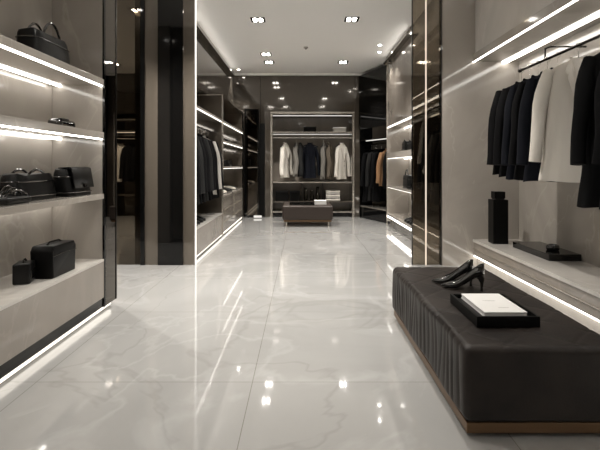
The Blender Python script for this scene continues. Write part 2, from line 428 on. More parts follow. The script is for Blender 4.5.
# ------------------------------------------------------------------ rear wardrobe
t = thing('wardrobe', 'wide metal-framed wardrobe centred in the rear wall behind the small bench', 'wardrobe', (.245,10.9,0))
P(MB().box(BX0+.03,BX1-.03,11.22,11.25,0,BZ-.03), 'back_panel', 'taupe_stone')
P(MB().box(BX0,BX0+.03,10.61,11.22,0,BZ), 'side_panel', 'bronze_panel')
P(MB().box(BX1-.03,BX1,10.61,11.22,0,BZ), 'side_panel', 'bronze_panel')
fr = MB(); fr.box(BX0-.02,BX0+.02,10.575,10.61,0,BZ); fr.box(BX1-.02,BX1+.02,10.575,10.61,0,BZ); fr.box(BX0-.02,BX1+.02,10.575,10.61,BZ-.01,BZ+.035)
P(fr, 'frame', 'pale_metal')
P(MB().box(BX0+.03,BX1-.03,10.61,11.22,BZ-.04,BZ-.01), 'top_panel', 'bronze_gloss')
s = P(MB().box(BX0+.03,BX1-.03,10.62,11.22,1.985,2.01), 'shelf', 'pale_metal')
P(MB().box(BX0+.03,BX1-.03,11.1,11.12,1.975,1.985), 'light_strip', 'led_dim', s)
P(MB().box(BX0+.03,BX1-.03,10.72,10.735,BZ-.05,BZ-.04), 'light_strip', 'led_dim')
P(MB().tube([(BX0+.03,10.85,1.88),(BX1-.03,10.85,1.88)], .013, 12), 'rail', 'chrome')
s = P(MB().box(BX0+.03,BX1-.03,10.62,11.22,.80,.825), 'shelf', 'pale_metal')
P(MB().box(BX0+.03,BX1-.03,11.1,11.12,.79,.80), 'light_strip', 'led_dim', s)
P(MB().box(BX0+.03,BX1-.03,10.62,11.22,.34,.365), 'shelf', 'bronze_panel')
P(MB().box(BX0+.03,BX1-.03,10.62,11.22,.10,.125), 'bottom_shelf', 'pale_metal')
P(MB().box(BX0+.02,BX1-.02,10.62,10.64,0,.10), 'plinth', 'black_gloss')
for x in (.0,.50):
    P(MB().box(x-.008,x+.008,10.64,11.2,.365,.80), 'divider', 'dark_metal')

# wardrobe in the room behind the left glass
t = thing('wardrobe', 'dim wardrobe with rail seen through the left smoked glass', 'wardrobe', (-4,10.9,0))
P(MB().box(-4.7,-3.3,11.22,11.25,0,2.44), 'back_panel', 'bronze_gloss')
P(MB().box(-4.7,-4.67,10.6,11.22,0,2.44), 'side_panel', 'bronze_gloss')
P(MB().box(-3.33,-3.3,10.6,11.22,0,2.44), 'side_panel', 'bronze_gloss')
s = P(MB().box(-4.67,-3.33,10.62,11.22,2.0,2.03), 'shelf', 'pale_metal')
P(MB().box(-4.67,-3.33,10.7,10.72,1.99,2.0), 'light_strip', 'led_soft', s)
P(MB().box(-4.67,-3.33,10.62,11.22,2.28,2.31), 'shelf', 'pale_metal')
P(MB().box(-4.67,-3.33,10.62,11.22,.50,.53), 'shelf', 'bronze_panel')
P(MB().tube([(-4.67,10.9,1.86),(-3.33,10.9,1.86)], .013, 10), 'rail', 'chrome')

# ------------------------------------------------------------------ angled corner wardrobe, rear right
A = Vector((1.33,10.5,0)); B = Vector((1.83,9.12,0))
ang = math.atan2(B.y-A.y, B.x-A.x); Lw = (B-A).length
t = thing('wardrobe', 'black corner wardrobe set at an angle at the far right with coats', 'wardrobe', A, ang)
# local x along the front, local y towards the back (to the right of the room)
def PL(mb, name, mat, par=None, **k): return mb.build(name, mat, par or t, **k)
PL(MB().box(0.25,Lw,.58,.6,.02,H-.08), 'back_panel', 'black_satin')
PL(MB().box(0,.025,.02,.34,.0,H-.08), 'side_panel', 'black_gloss')
PL(MB().box(0,Lw,.0,.02,2.05,H-.08), 'upper_panel', 'black_gloss')
s = PL(MB().box(0.025,Lw,.02,.5,1.78,1.80), 'shelf', 'dark_metal')
PL(MB().box(0.3,Lw-.05,.02,.03,1.76,1.78), 'light_strip', 'led_dim', s)
PL(MB().box(0.025,Lw,.02,.5,.26,.28), 'bottom_shelf', 'pale_metal')
PL(MB().box(0.025,Lw,.03,.05,0,.26), 'front_panel', 'black_gloss')
PL(MB().tube([(0.025,.26,1.70),(Lw,.26,1.70)], .012, 10), 'rail', 'dark_metal')
CORN = (A, ang)

# ------------------------------------------------------------------ tall mirror and dark doorway panel, rear left
t = thing('standing_mirror', 'tall black-framed mirror against the rear wall in the left corner', 'mirror', (-1.17,10.5,0))
f = MB(); f.box(-.17,-.13,-.02,.02,0,2.53); f.box(.13,.17,-.02,.02,0,2.53); f.box(-.13,.13,-.02,.02,2.49,2.53); f.box(-.13,.13,-.02,.02,0,.05)
PL(f, 'frame', 'black_gloss'); PL(MB().box(-.13,.13,0,.012,.05,2.49), 'mirror_glass', 'mirror_dark')
t = thing('door_leaf', 'narrow black door leaf between the tall mirror and the rear wardrobe', 'door', (-.93,10.55,0))
PL(MB().box(-.065,.06,-.02,.02,.01,2.2,.004), 'leaf', 'black_satin'); PL(MB().tube([(.035,-.05,.95),(.035,-.05,1.25)],.008,8), 'handle', 'dark_metal')
t = thing('light_box', 'small cream lit plate on the floor at the foot of the tall mirror', 'lamp', (-1.02,10.36,0))
PL(MB().box(-.10,.10,-.03,.03,0,.012), 'base', 'dark_metal'); PL(MB().box(-.09,.09,-.02,.02,.012,.06,.004), 'shade', 'led_dim')

# ------------------------------------------------------------------ ceiling downlights
def spot(name, par, loc, energy, size, blend=.6, rot=(0,0,0)):
    l = bpy.data.lights.new(name, 'SPOT'); l.energy = energy; l.spot_size = math.radians(size); l.spot_blend = blend
    l.color = WARM; l.shadow_soft_size = .035
    o = bpy.data.objects.new(name, l); COL.objects.link(o); o.parent = par; o.location = loc; o.rotation_euler = rot
    return o
def make_downlight():
    r = thing('ceiling_downlight', '', 'ceiling light', (0,0,H))
    f = MB(); a, b_ = .105, .085
    f.box(-a,-b_,-a,a,-.008,0); f.box(b_,a,-a,a,-.008,0); f.box(-b_,b_,-a,-b_,-.008,0); f.box(-b_,b_,b_,a,-.008,0); f.box(-.006,.006,-b_,b_,-.006,-.001)
    f.build('trim', 'dark_metal', r)
    MB().box(-b_,b_,-b_,b_,-.004,-.001).build('recess', 'black_satin', r)
    for sx in (-.043,.043):
        for sy in (-.04,.04):
            MB().lathe([(0.001,-.014),(.022,-.014),(.03,-.005)], 12, (sx,sy,0)).build('lamp', 'lamp_face', r)
    spot('beam', r, (0,0,-.03), 190, 100)
    return r
DL = make_downlight()
dls = [(-.655,6.7,'square twin ceiling downlight nearest the camera, left of the two'),
       (.737,6.68,'square twin ceiling downlight nearest the camera, right of the two'),
       (-.70,8.76,'square downlight just in front of the rearmost left ceiling downlight'),
       (-.69,9.43,'rearmost square downlight on the left half of the ceiling'),
       (.86,9.43,'rearmost square downlight on the right half of the ceiling')]
for i, (x, y, lb) in enumerate(dls):
    if i == 0: DL.location = (x,y,H); DL['label'] = lb
    else: dup(DL, (x,y,H), label=lb)
for c in [o for o in COL.objects if o.name.startswith('ceiling_downlight')]: c['group'] = 'square ceiling downlights'
# unseen downlights: aisle, side passage, and fill added behind camera and in left room
out = [(-.6,4.7),(.75,4.7),(-.6,2.6),(.75,2.6),(0,.4),(-1.15,4.62),(-2.3,4.65),(-3.3,4.65),(0,-1.5),(-3.2,7.4),(-4.0,9.6),(-3.0,9.6)]
NEAR = bpy.data.lights['beam'].copy(); NEAR.energy = 95; BACK = NEAR.copy(); BACK.energy = 12
for (x,y) in out:
    c = dup(DL, (x,y,H), label='added square ceiling downlight, unseen outside the picture')
    if y < 3:
        for k in kids(c):
            if k.type == 'LIGHT': k.data = NEAR if y > 2 else BACK
# small round spots
def make_small():
    r = thing('round_downlight', '', 'ceiling light', (0,0,H))
    MB().lathe([(.045,0),(.045,-.008),(.034,-.008),(.03,-.002)], 20).build('trim', 'pale_metal', r, smooth=True)
    MB().lathe([(0.001,-.012),(.022,-.012),(.03,-.003)], 16).build('lamp', 'lamp_face', r)
    spot('beam', r, (0,0,-.03), 60, 85)
    return r
SM = make_small()
sm = [(1.40,8.1,'small round ceiling spot beside the far right shelving, nearer of the close pair'),(1.48,8.6,'small round ceiling spot beside the far right shelving, farther of the close pair'),
      (-1.43,10.15,'small round ceiling spot in the rear left corner'),(1.74,10.1,'small round ceiling spot in the rear right corner')]
for i,(x,y,lb) in enumerate(sm):
    if i == 0: SM.location = (x,y,H); SM['label'] = lb
    else: dup(SM,(x,y,H),label=lb)
t = thing('smoke_detector', 'small round sensor on the middle of the ceiling', 'sensor', (.07,8.25,H))
PL(MB().lathe([(.04,0),(.04,-.018),(.03,-.028),(.001,-.03)], 20), 'housing', 'grey_card', smooth=True)
PL(MB().lathe([(.012,-.028),(.012,-.04),(.001,-.042)], 12), 'sensor_tip', 'dark_metal')

# ------------------------------------------------------------------ garments
HANG = None
def hanger_at(loc, rz, label, group):
    global HANG
    if HANG is None:
        r = thing('clothes_hanger', label, 'hanger', loc, rz, group)
        pts = [(0,0,-.15),(0,0,-.055)]
        for k in range(9):
            a = -PI/2 + (k/8)*1.45*PI
            pts.append((.024*math.cos(a), 0, -.004+.024*math.sin(a)+.0))
        pts[1] = (0,0,-.05)
        MB().tube(pts, .0028, 6).build('hook', 'chrome', r, smooth=True)
        arm = [(-.20,0,-.225),(-.12,0,-.185),(-.04,0,-.155),(0,0,-.148),(.04,0,-.155),(.12,0,-.185),(.20,0,-.225)]
        MB().tube(arm, [.012,.012,.009,.009,.009,.012,.012], 8).build('arm', 'black_satin', r, smooth=True)
        HANG = r
    else:
        r = dup(HANG, loc, rz, label); r['group'] = group
    return r

def garment(name, label, cat, loc, rz, mat, L=.78, W=.46, T=.15, group=None, lapel=True, lapel_mat=None, slv=.60, seed=0, hanger=True, drop=0.0, button='black_satin', neck_z=-.135):
    rnd = random.Random(seed+11)
    r = thing(name, label, cat, loc, rz, group)
    n = 36; rows = []
    slv = min(.74, L-.15)
    ph = rnd.random()*6; ph2 = rnd.random()*6
    top = neck_z
    prof = [(0.0,.055,.045),(.018,.075,.05),(.035,.115,.052),(.06,.150,.056),(.085,.185,.060),(.11,.208,.066),(.16,.222,.080),
            (.24,.215,.092),(.34,.205,.09),(.44,.198,.084),(.56,.205,.088),(.68,.215,.092),(.80,.222,.096),(.92,.238,.098),(1.0,.246,.099)]
    # the first six fixed in metres, the rest stretched over the length
    for i, (tt, w, d) in enumerate(prof):
        z = top - (tt if i < 6 else .11 + (tt-.11)/(.89)*(L-.11))
        fold = max(0, (tt-.2))*.24
        row = []
        for k in range(n):
            a = 2*PI*k/n
            ca, sa = math.cos(a), math.sin(a)
            ex = .75
            x = math.copysign(abs(ca)**ex, ca)*w*W/.46
            y = math.copysign(abs(sa)**ex, sa)*d*T/.19
            f = 1 + fold*(math.sin(5*a+ph) + .6*math.sin(9*a+ph2+tt*3))
            row.append((x*(1+.12*(f-1)), y*f + .012*fold*math.sin(9*tt+ph), z + (.006*math.sin(3*a+ph) if tt > .95 else 0)))
        rows.append(row)
    body = MB().grid(rows, True, False, False)
    # closed underside slightly inside the hem
    last = rows[-1]
    inner = [(p[0]*.93, p[1]*.8, p[2]+.05) for p in last]
    body.grid([last, inner], True, False, True)
    o = body.build('body', mat, r, smooth='all')
    for sx in (-1,1):
        pts = []; rad = []
        ws = W/2
        bend = .015 + rnd.random()*.03
        for k in range(9):
            u = k/8
            x = sx*(ws*.78 + .045*min(1,u*3.2) + .06*u)
            y = -.012 - bend*math.sin(u*PI*.5)*1.2 + .012*math.sin(u*9+ph)
            z = top - .085 - u*slv
            pts.append((x,y,z)); rad.append((.046,.055,.058,.057,.054,.052,.050,.049,.049)[k])
        MB().tube(pts, rad, 14, min(.95,T/.16)).build('sleeve', mat, r, smooth=True)
    if lapel:
        lm = lapel_mat or mat
        yb = -.055*T/.19*1.0
        for sx in (-1,1):
            yF = -.100*T/.19
            poly = [(sx*.052,yb+.018,top+.006),(sx*.085,yF*.60-.004,top-.045),(sx*.105,yF*.80-.010,top-.115),(sx*.082,yF*.88-.014,top-.14),(sx*.088,yF*.98-.014,top-.17),(sx*.012,yF-.014,top-.42*L-.02),(sx*.004,yF-.006,top-.42*L-.03),(sx*.03,yF*.72-.004,top-.12)]
            mb = MB(); A_ = [mb.bm.verts.new(p) for p in poly]; B_ = [mb.bm.verts.new((p[0],p[1]-.007,p[2])) for p in poly]
            k = len(poly)
            mb.bm.faces.new(A_); mb.bm.faces.new(list(reversed(B_)))
            for i in range(k): mb.bm.faces.new((A_[i],B_[i],B_[(i+1)%k],A_[(i+1)%k]))
            mb.build('lapel', lm, r)
        cl = []
        for a in range(11):
            th = PI*a/10
            cl.append((math.cos(th)*.056, math.sin(th)*.045-.02, top+.006))
        MB().tube(cl, .013, 8).build('collar', lm, r, smooth=True)
        # front opening edge and buttons
        yF = -.100*T/.19
        MB().box(-.003,.003,yF-.010,yF,top-L+.02,top-.42*L).build('front_seam', lm, r)
        bb = MB()
        for q in (.5,.62): bb.lathe([(.008,0),(.008,.004),(.001,.005)], 10)
        bb.bm.free(); bb = MB()
        for q in (.50,.63):
            bb.tube([(.018,yF-.012,top-q*L),(.018,yF-.018,top-q*L)], .008, 10)
        bb.build('buttons', button, r)
    if hanger:
        hanger_at(loc, rz, 'hanger of ' + label, 'clothes hangers')
    return r

# near right rail
t = thing('clothes_rail', 'dark metal clothes rail hung under the lit header on the right', 'rail', (2.22,2.91,2.17))
PL(MB().tube([(0,-5.4,0),(0,1.66,0)], .013, 12), 'rod', 'dark_metal', smooth=True)
for y in (1.2,-.2,-2.2):
    PL(MB().tube([(0,y,.0),(.0,y,.10),(.05,y,.12),(.375,y,.12)], .009, 8), 'bracket', 'dark_metal', smooth=True)
PL(MB().tube([(0,1.655,0),(0,1.68,0)], .02, 12), 'end_cap', 'black_gloss')
RAILG = 'clothes on the right rail'
gr = [
 (4.64,-.08,'cloth_black',.92,'black suit jacket at the far end of the right rail',dict(seed=1)),
 (4.48,-.14,'cloth_black',.94,'black jacket second from the far end of the right rail',dict(seed=2)),
 (4.32,-.08,'cloth_navy',.96,'black jacket third from the far end of the right rail',dict(seed=3)),
 (4.16,-.12,'cloth_black',.96,'black jacket fourth from the far end of the right rail',dict(seed=4)),
 (4.0,-.10,'cloth_navy',.97,'blue-black jacket directly behind the cream jacket on the right rail',dict(seed=5)),
 (3.70,-.42,'cloth_cream',.985,'cream white jacket hanging between black ones on the right rail',dict(seed=6,T=.17,button='grey_card',neck_z=-.11)),
 (3.20,-.12,'cloth_black',1.12,'long black coat in front of the cream jacket at the right picture edge',dict(seed=7,T=.17)),
 (2.98,-.1,'cloth_black',1.12,'long black coat past the right picture edge on the right rail',dict(seed=8)),
]
for y, rz, mt, L, lb, kw in gr:
    kw.setdefault('T',.125); garment('suit_jacket' if L < 1.0 else 'long_coat', lb, 'jacket' if L < 1.0 else 'coat', (2.22,y-.09,2.17), rz, mt, L=L, W=.54, group=RAILG, **kw)

# left wardrobe coats
ys = [5.78,5.98,6.18,6.38,6.58,6.78,6.97]
words = ['first','second','third','fourth','fifth','sixth','seventh']
for i, y in enumerate(ys):
    garment('long_coat', 'dark coat, %s from the near end of the left wardrobe rail' % words[i], 'coat', (-1.60,y,1.80), .06*math.sin(i*2.1), ('cloth_black','cloth_charcoal','cloth_black')[i%3], L=.98, W=.44, group='dark coats in the left wardrobe', seed=20+i)
garment('long_coat', 'pale grey coat at the far end of the left wardrobe rail', 'coat', (-1.60,7.17,1.80), .05, 'cloth_light_grey', L=.92, W=.46, T=.2, seed=31)
garment('long_coat', 'black coat behind the pale grey coat in the left wardrobe', 'coat', (-1.60,7.36,1.80), 0, 'cloth_black', L=.98, W=.46, T=.14, seed=32)

# rear wardrobe garments (turned a little to the front)
rear = [
 (-.41,1.1,'cloth_cream','white jacket at the left end of the rear wardrobe rail',.82,.40),
 (-.14,1.35,'cloth_grey','grey jacket right of the white jacket in the rear wardrobe',.80,.40),
 (-.04,1.45,'cloth_charcoal','slim charcoal jacket left of the black jacket in the rear wardrobe',.80,.38),
 (.19,.12,'cloth_navy','black suit jacket facing front in the middle of the rear wardrobe',.84,.40),
 (.52,1.3,'cloth_grey','grey jacket right of the black jacket in the rear wardrobe',.86,.40),
 (.64,1.35,'cloth_taupe','taupe jacket left of the cream coat in the rear wardrobe',.86,.40),
 (.95,.75,'cloth_cream','cream coat at the right end of the rear wardrobe rail',.86,.40)]
for i,(x,rz,mt,lb,L,W) in enumerate(rear):
    garment('suit_jacket', lb, 'jacket', (x,10.85,1.88), rz, mt, L=L, W=W*.78, T=.12, group='jackets in the rear wardrobe', seed=40+i)

# behind left glass
for i,(x,rz,mt,lb) in enumerate([(-4.40,.3,'cloth_cream','pale jacket dimly seen through the left smoked glass'),(-4.12,.6,'cloth_black','left of the two dark jackets behind the left smoked glass'),(-3.85,.5,'cloth_black','right of the two dark jackets behind the left smoked glass')]):
    garment('suit_jacket', lb, 'jacket', (x,10.9,1.86), rz, mt, L=.9, W=.42, group='jackets behind the left glass', seed=60+i)
# behind right glass
for i,y in enumerate((5.75,5.98,6.21,6.44,6.66)):
    garment('long_coat', 'dark garment, %s from the glass on the rail behind the right smoked glass' % words[i], 'coat', (2.0,y,1.83), .03*i, 'cloth_black' if i!=2 else 'cloth_charcoal', L=1.0, W=.46, group='garments behind the right smoked glass', seed=70+i)
# corner wardrobe
A, an = CORN
for i,(u,mt,lb,L) in enumerate([(.12,'cloth_black','black coat nearest the rear wall in the angled corner wardrobe',1.2),(.36,'cloth_charcoal','charcoal coat second from the rear wall in the corner wardrobe',1.15),(.60,'cloth_black','black coat between charcoal and tan coats in the corner wardrobe',1.15),
                            (.86,'cloth_tan','tan brown jacket in the corner wardrobe, far right',.8),(1.10,'cloth_black','black jacket nearest the shelving in the corner wardrobe',.85)]):
    p = A + Vector((math.cos(an), math.sin(an), 0))*u + Vector((-math.sin(an), math.cos(an), 0))*.26
    garment('long_coat' if L>1 else 'suit_jacket', lb, 'coat' if L>1 else 'jacket', (p.x,p.y,1.70), an-PI/2+PI+.05*i if False else an+PI/2, mt, L=L, W=.42, group='garments in the corner wardrobe', seed=80+i)

# ------------------------------------------------------------------ benches
bw, bl, bz0, bz1 = .72, 1.60, .065, .405
t = thing('leather_bench', 'long dark tufted leather bench on a brass plinth in the right foreground', 'bench', (.714+bw/2, 1.97+bl/2, 0))
rnd = random.Random(5)
cre = []
yy = -bl/2 + .08
while yy < bl/2-.04:
    cre.append((yy, rnd.uniform(-.12,.12), rnd.uniform(.5,1.0), rnd.uniform(.008,.014))); yy += rnd.uniform(.05,.085)
def bdisp(q, nrm):
    h = bz1-bz0; z = q.z/h + .5      # 0..1
    d = 0
    if nrm.x < -.5:                 # aisle side: gathered folds
        for (c, sl, am, wd) in cre:
            e = (q.y - c - sl*(z-.5)*.35)/wd
            if abs(e) < 4: d -= .010*am*math.exp(-e*e)*(.35+.65*math.sin(PI*min(1,z*1.05)))
        d += .004*math.sin(q.y*9+z*3)
    if nrm.z > .5:                  # top: diagonal tufting seams
        u = (q.x + q.y)/.30; v = (q.x - q.y)/.30
        for w in (u, v):
            e = abs(w - round(w))*.30
            d -= .0035*math.exp(-(e/.010)**2)
        d += .0025*math.sin(q.x*11)*math.sin(q.y*8)
    if nrm.y < -.5:
        d += .004*math.sin(q.x*6)*math.sin(z*PI)
    return d
PL(MB().rbox(0,0,(bz0+bz1)/2, bw, bl, bz1-bz0, .035, 60, 150, 24, bdisp), 'cushion', 'bench_leather', smooth='all')
pip = MB()
rr = .03; zt = bz1-.012
PL(MB().box(-bw/2+.012,bw/2-.012,-bl/2+.012,bl/2-.012,.022,.068,.004), 'plinth', 'brass')
PL(MB().box(-bw/2+.05,bw/2-.05,-bl/2+.05,bl/2-.05,0,.022), 'foot_frame', 'black_satin')

t = thing('leather_bench', 'small brown leather bench on metal legs in front of the rear wardrobe', 'bench', (.11,9.42,0))
PL(MB().rbox(0,0,.27,1.0,1.1,.28,.03,20,20,8), 'cushion', 'brown_leather', smooth='all')
PL(MB().box(-.47,.47,-.52,.52,.095,.13), 'base_frame', 'brass')
for sx in (-1,1):
    for sy in (-1,1):
        PL(MB().tube([(sx*.42,sy*.47,.0),(sx*.42,sy*.47,.10)], .014, 10), 'leg', 'pale_metal')

# ------------------------------------------------------------------ things on the bench
ZT = bz1+.003
t = thing('display_tray', 'black lacquered tray holding a white book on the leather bench', 'tray', (1.015,2.41,ZT))
tw, tl, th = .31, .40, .052
tr = MB(); e = .012
tr.box(-tw/2,tw/2,-tl/2,tl/2,0,.012); tr.box(-tw/2,-tw/2+e,-tl/2,tl/2,.012,th); tr.box(tw/2-e,tw/2,-tl/2,tl/2,.012,th); tr.box(-tw/2+e,tw/2-e,-tl/2,-tl/2+e,.012,th); tr.box(-tw/2+e,tw/2-e,tl/2-e,tl/2,.012,th)
PL(tr, 'tray_shell', 'black_satin')
PL(MB().box(-tw/2+.02,tw/2-.02,-tl/2+.02,tl/2-.02,.012,.032,.003), 'lining_block', 'black_leather')
t = thing('book', 'white covered book lying in the black tray on the bench', 'book', (1.022,2.42,ZT+.0325))
PL(MB().box(-.108,.108,-.165,.165,0,.005,.001), 'cover', 'paper_white'); PL(MB().box(-.105,.106,-.162,.162,.005,.022), 'page_block', 'paper_white')
PL(MB().box(-.108,.108,-.165,.165,.022,.027,.001), 'cover', 'paper_white')
ink = MB()
for (x0,x1,y) in ((-.04,.03,.03),(-.03,.02,.022),(-.005,.05,-.09)): ink.box(x0,x1,y-.0018,y+.0018,.027,.0274)
PL(ink, 'cover_print', 'paper_ink')

def make_pump(label, loc, rz, src=None):
    if src: return dup(src, loc, rz, label)
    r = thing('high_heel', label, 'shoe', loc, rz, 'patent pumps on the bench')
    # local +x = heel, -x = toe; length .24
    # stations: x, half width, z bottom, z top(side), 
    st = [(-.128,.004,.004,.010),(-.118,.013,.002,.018),(-.10,.024,.001,.028),(-.075,.034,.001,.038),(-.05,.041,.002,.050),(-.03,.040,.006,.062),(-.01,.036,.017,.080),(.015,.032,.036,.104),(.04,.030,.057,.128),(.062,.031,.074,.152),(.08,.031,.083,.168),(.096,.025,.088,.176),(.106,.012,.090,.174)]
    rows = []
    for (x,w,z0,z1) in st:
        zc = (z0+z1)/2; hh = (z1-z0)/2
        row = []
        for k in range(16):
            a = 2*PI*k/16
            ca, sa = math.cos(a), math.sin(a)
            row.append((x, math.copysign(abs(ca)**.7,ca)*w*(1-.12*max(0,sa)), zc+math.copysign(abs(sa)**.8,sa)*hh))
        rows.append(row)
    mb = MB(); vs = [[mb.bm.verts.new(p) for p in rw] for rw in rows]
    open_from = 4
    for i in range(len(vs)-1):
        for j in range(16):
            # leave the foot opening: top faces from station 4 on
            if i >= open_from and j in (2,3,4,5): continue
            mb.bm.faces.new((vs[i][j],vs[i][(j+1)%16],vs[i+1][(j+1)%16],vs[i+1][j]))
    mb.bm.faces.new(list(reversed(vs[0])))
    mb.bm.faces.new(vs[-1])
    o = mb.build('upper', 'patent_black', r, smooth='all')
    sd = o.modifiers.new('solid','SOLIDIFY'); sd.thickness = .0025; sd.offset = -1
    sb = o.modifiers.new('subd','SUBSURF'); sb.levels = 1; sb.render_levels = 1
    ins = [[(x, y*w*.8, z0+.006) for y in (-1,-.3,.3,1)] for (x,w,z0,z1) in st[3:12]]
    MB().grid(ins).build('insole', 'black_leather', r, smooth=True)
    MB().tube([(.082,0,.092),(.090,0,.075),(.093,0,.05),(.092,0,.02),(.092,0,.0)], [.026,.019,.0095,.0065,.0075], 12).build('heel', 'patent_black', r, smooth=True)
    return r
az = math.atan2(2.87-2.99, 1.14-.93)
p1 = make_pump('black patent stiletto pump in front of its pair on the bench', (1.045,2.90,ZT), az); p1.scale = (1.15,1.2,1.06)
make_pump('black patent stiletto pump standing behind its pair on the bench', (1.02,3.02,ZT), az+.08, p1)

# ------------------------------------------------------------------ things on the right ledge
t = thing('bottle_vase', 'tall square matt black flask with a stopper on the right ledge', 'vase', (2.24,5.14,.32))
PL(MB().box(-.085,.085,-.075,.075,0,.50,.008), 'body', 'black_satin'); PL(MB().box(-.05,.05,-.05,.05,.50,.512), 'neck', 'black_satin'); PL(MB().box(-.06,.06,-.055,.055,.512,.59,.006), 'stopper', 'black_satin')
t = thing('display_tray', 'flat black lacquered tray on the right ledge', 'tray', (2.43,4.52,.32))
PL(MB().box(-.145,.155,-.36,.36,0,.062,.004), 'tray_base', 'black_gloss')
t = thing('jewellery_bowl', 'small glossy black ring on the flat tray on the right ledge', 'ornament', (2.44,4.38,.382))
rows = []
for i in range(20):
    a = 2*PI*i/20; rows.append([((.045+.016*math.cos(q))*math.cos(a), (.045+.016*math.cos(q))*math.sin(a), .028+.028*math.sin(q)) for q in [2*PI*j/10 for j in range(10)]])
rows.append(rows[0]); PL(MB().grid(rows, True), 'ring', 'patent_black', smooth='all')
PL(MB().lathe([(.001,.0),(.03,.0),(.03,.03),(.012,.04),(.001,.04)], 16), 'stone', 'black_gloss')

# ------------------------------------------------------------------ bags and shoes on shelves
def arc(p0, p1, h, n=12, axis='y', lean=0):
    pts = []
    for k in range(n+1):
        u = k/n; s_ = math.sin(PI*u)**.6
        pts.append((p0[0]+(p1[0]-p0[0])*u+lean*s_, p0[1]+(p1[1]-p0[1])*u, p0[2]+(p1[2]-p0[2])*u+h*s_))
    return pts
def soft_bag(name, label, loc, rz, L, D, Hh, mat='black_leather', handles=True, flap=False, strap=False, cat='bag', hh=.12, taper=.8, group='black bags'):
    """length along local x"""
    t_ = thing(name, label, cat, loc, rz, group)
    rows = []
    for k in range(9):
        u = k/8; z = Hh*u
        s_ = (1 - (1-taper)*u) * (1 if 0<k<8 else .94)
        row = []
        for q in range(28):
            a = 2*PI*q/28; ca, sa = math.cos(a), math.sin(a)
            row.append((math.copysign(abs(ca)**.35,ca)*L/2*(1-(1-taper)*.35*u)*(1 if 0<k<8 else .97), math.copysign(abs(sa)**.45,sa)*D/2*s_*(1+.06*math.sin(q*1.7+k)*u), z + .006*math.sin(q*.9)*(u>.9)))
        rows.append(row)
    MB().grid(rows, True, True, True).build('body', mat, t_, smooth=True)
    for zz in (.03, Hh*.72):
        u = zz/Hh; w = L/2*(1-(1-taper)*.35*u)+.003; dd = D/2*(1-(1-taper)*u)+.003
        pts = []
        for q in range(29):
            a = 2*PI*q/28; ca, sa = math.cos(a), math.sin(a)
            pts.append((math.copysign(abs(ca)**.35,ca)*w, math.copysign(abs(sa)**.45,sa)*dd*1.03, zz))
        MB().tube(pts, .004, 6).build('piping', 'patent_black', t_, smooth=True)
    if flap:
        fy = lambda u: -D/2*(1-(1-taper)*u)*1.05
        MB().prism([(D*.1,Hh+.004),(fy(1)-.004,Hh+.004),(fy(.3)-.004,Hh*.3),(fy(.3)-.014,Hh*.3),(fy(1)-.016,Hh+.006),(fy(1)+.004,Hh+.016),(D*.1,Hh+.012)],'x',-L*.43,L*.43,.002).build('flap', 'black_leather', t_, smooth='all')
        MB().rbox(0,fy(.38)-.018,Hh*.38,.04,.01,.03,.004,2,2,2).build('clasp', 'dark_metal', t_, smooth='all')
    if handles:
        for s_ in (-1,1):
            MB().tube(arc((-L*.24,s_*D*.28,Hh-.03),(L*.24,s_*D*.28,Hh-.03), hh), .0085, 8).build('handle', 'patent_black', t_, smooth=True)
    if strap:
        MB().tube([(L/2*.9,0,Hh*.8),(L/2+.05,-.02,Hh*.6),(L/2+.09,-.03,.05),(L/2+.06,-D*.5,.012),(L*.2,-D*.72,.01),(-L*.3,-D*.68,.01)], .007, 8, .6).build('strap', 'black_leather', t_, smooth=True)
    return t_
HB = 'black bags on the left shelves'
soft_bag('handbag','structured black handbag with two handles on the top left shelf',(-1.80,3.14,1.901),-PI/2+PI,.46,.20,.20,hh=.12,taper=.75,group=HB)
t = thing('glasses_case','small rounded black case on the second left shelf','case',(-1.76,3.30,1.473),PI/2)
PL(MB().rbox(0,0,.034,.24,.10,.066,.028,8,6,2), 'case_body','patent_black',smooth='all'); PL(MB().rbox(-.05,-.03,.062,.10,.05,.014,.006,4,4,1), 'clasp','black_leather',smooth='all')
soft_bag('duffel_bag','soft black duffel bag with looped handles on the third left shelf',(-1.82,2.99,.977),PI/2,.44,.20,.17,taper=.7,hh=.06,group=HB)
t = soft_bag('satchel','black satchel with a smooth flap beside the duffel bag on the left',(-1.75,3.41,.977),PI/2,.34,.20,.20,flap=True,handles=False,strap=False,taper=.62,group=HB)
t = thing('clutch_bag','flat black clutch with a looped strap at the left edge of the third shelf','bag',(-1.74,2.66,.977),PI/2)
PL(MB().rbox(0,0,.022,.24,.15,.042,.018,8,6,2), 'body','black_leather',smooth='all')
for k in range(3):
    PL(MB().tube(arc((-.10+.03*k,-.04+.03*k,.03),(.12,-.05+.04*k,.03),.05+.012*k), .006, 8), 'strap','patent_black',smooth=True)
t = thing('box_bag','upright boxy black vanity bag on the lower left ledge','bag',(-1.725,3.13,.451),PI/2,HB)
n_ = 14; pol = [(-.15,0),(.15,0)]+[(.15-.028*(1-math.cos(a))-.0, .17+.045*math.sin(a)) for a in [PI/2*k/6 for k in range(7)]]+[(-.15+.028*(1-math.cos(a)), .17+.045*math.sin(a)) for a in [PI/2*(6-k)/6 for k in range(7)]]
PL(MB().prism(pol,'y',-.075,.075,.012), 'body','black_satin',smooth=True)
PL(MB().tube([(-.09,0,.212),(-.06,0,.228),(.06,0,.228),(.09,0,.212)], .007, 8), 'handle','black_leather',smooth=True)
PL(MB().tube([(-.15,-.078,.15),(0,-.079,.155),(.15,-.078,.15)], .0025, 6), 'zip','dark_metal')
t = thing('small_bag','little black cube bag with strap beside the vanity bag on the left ledge','bag',(-1.79,2.90,.451),PI/2+.3,HB)
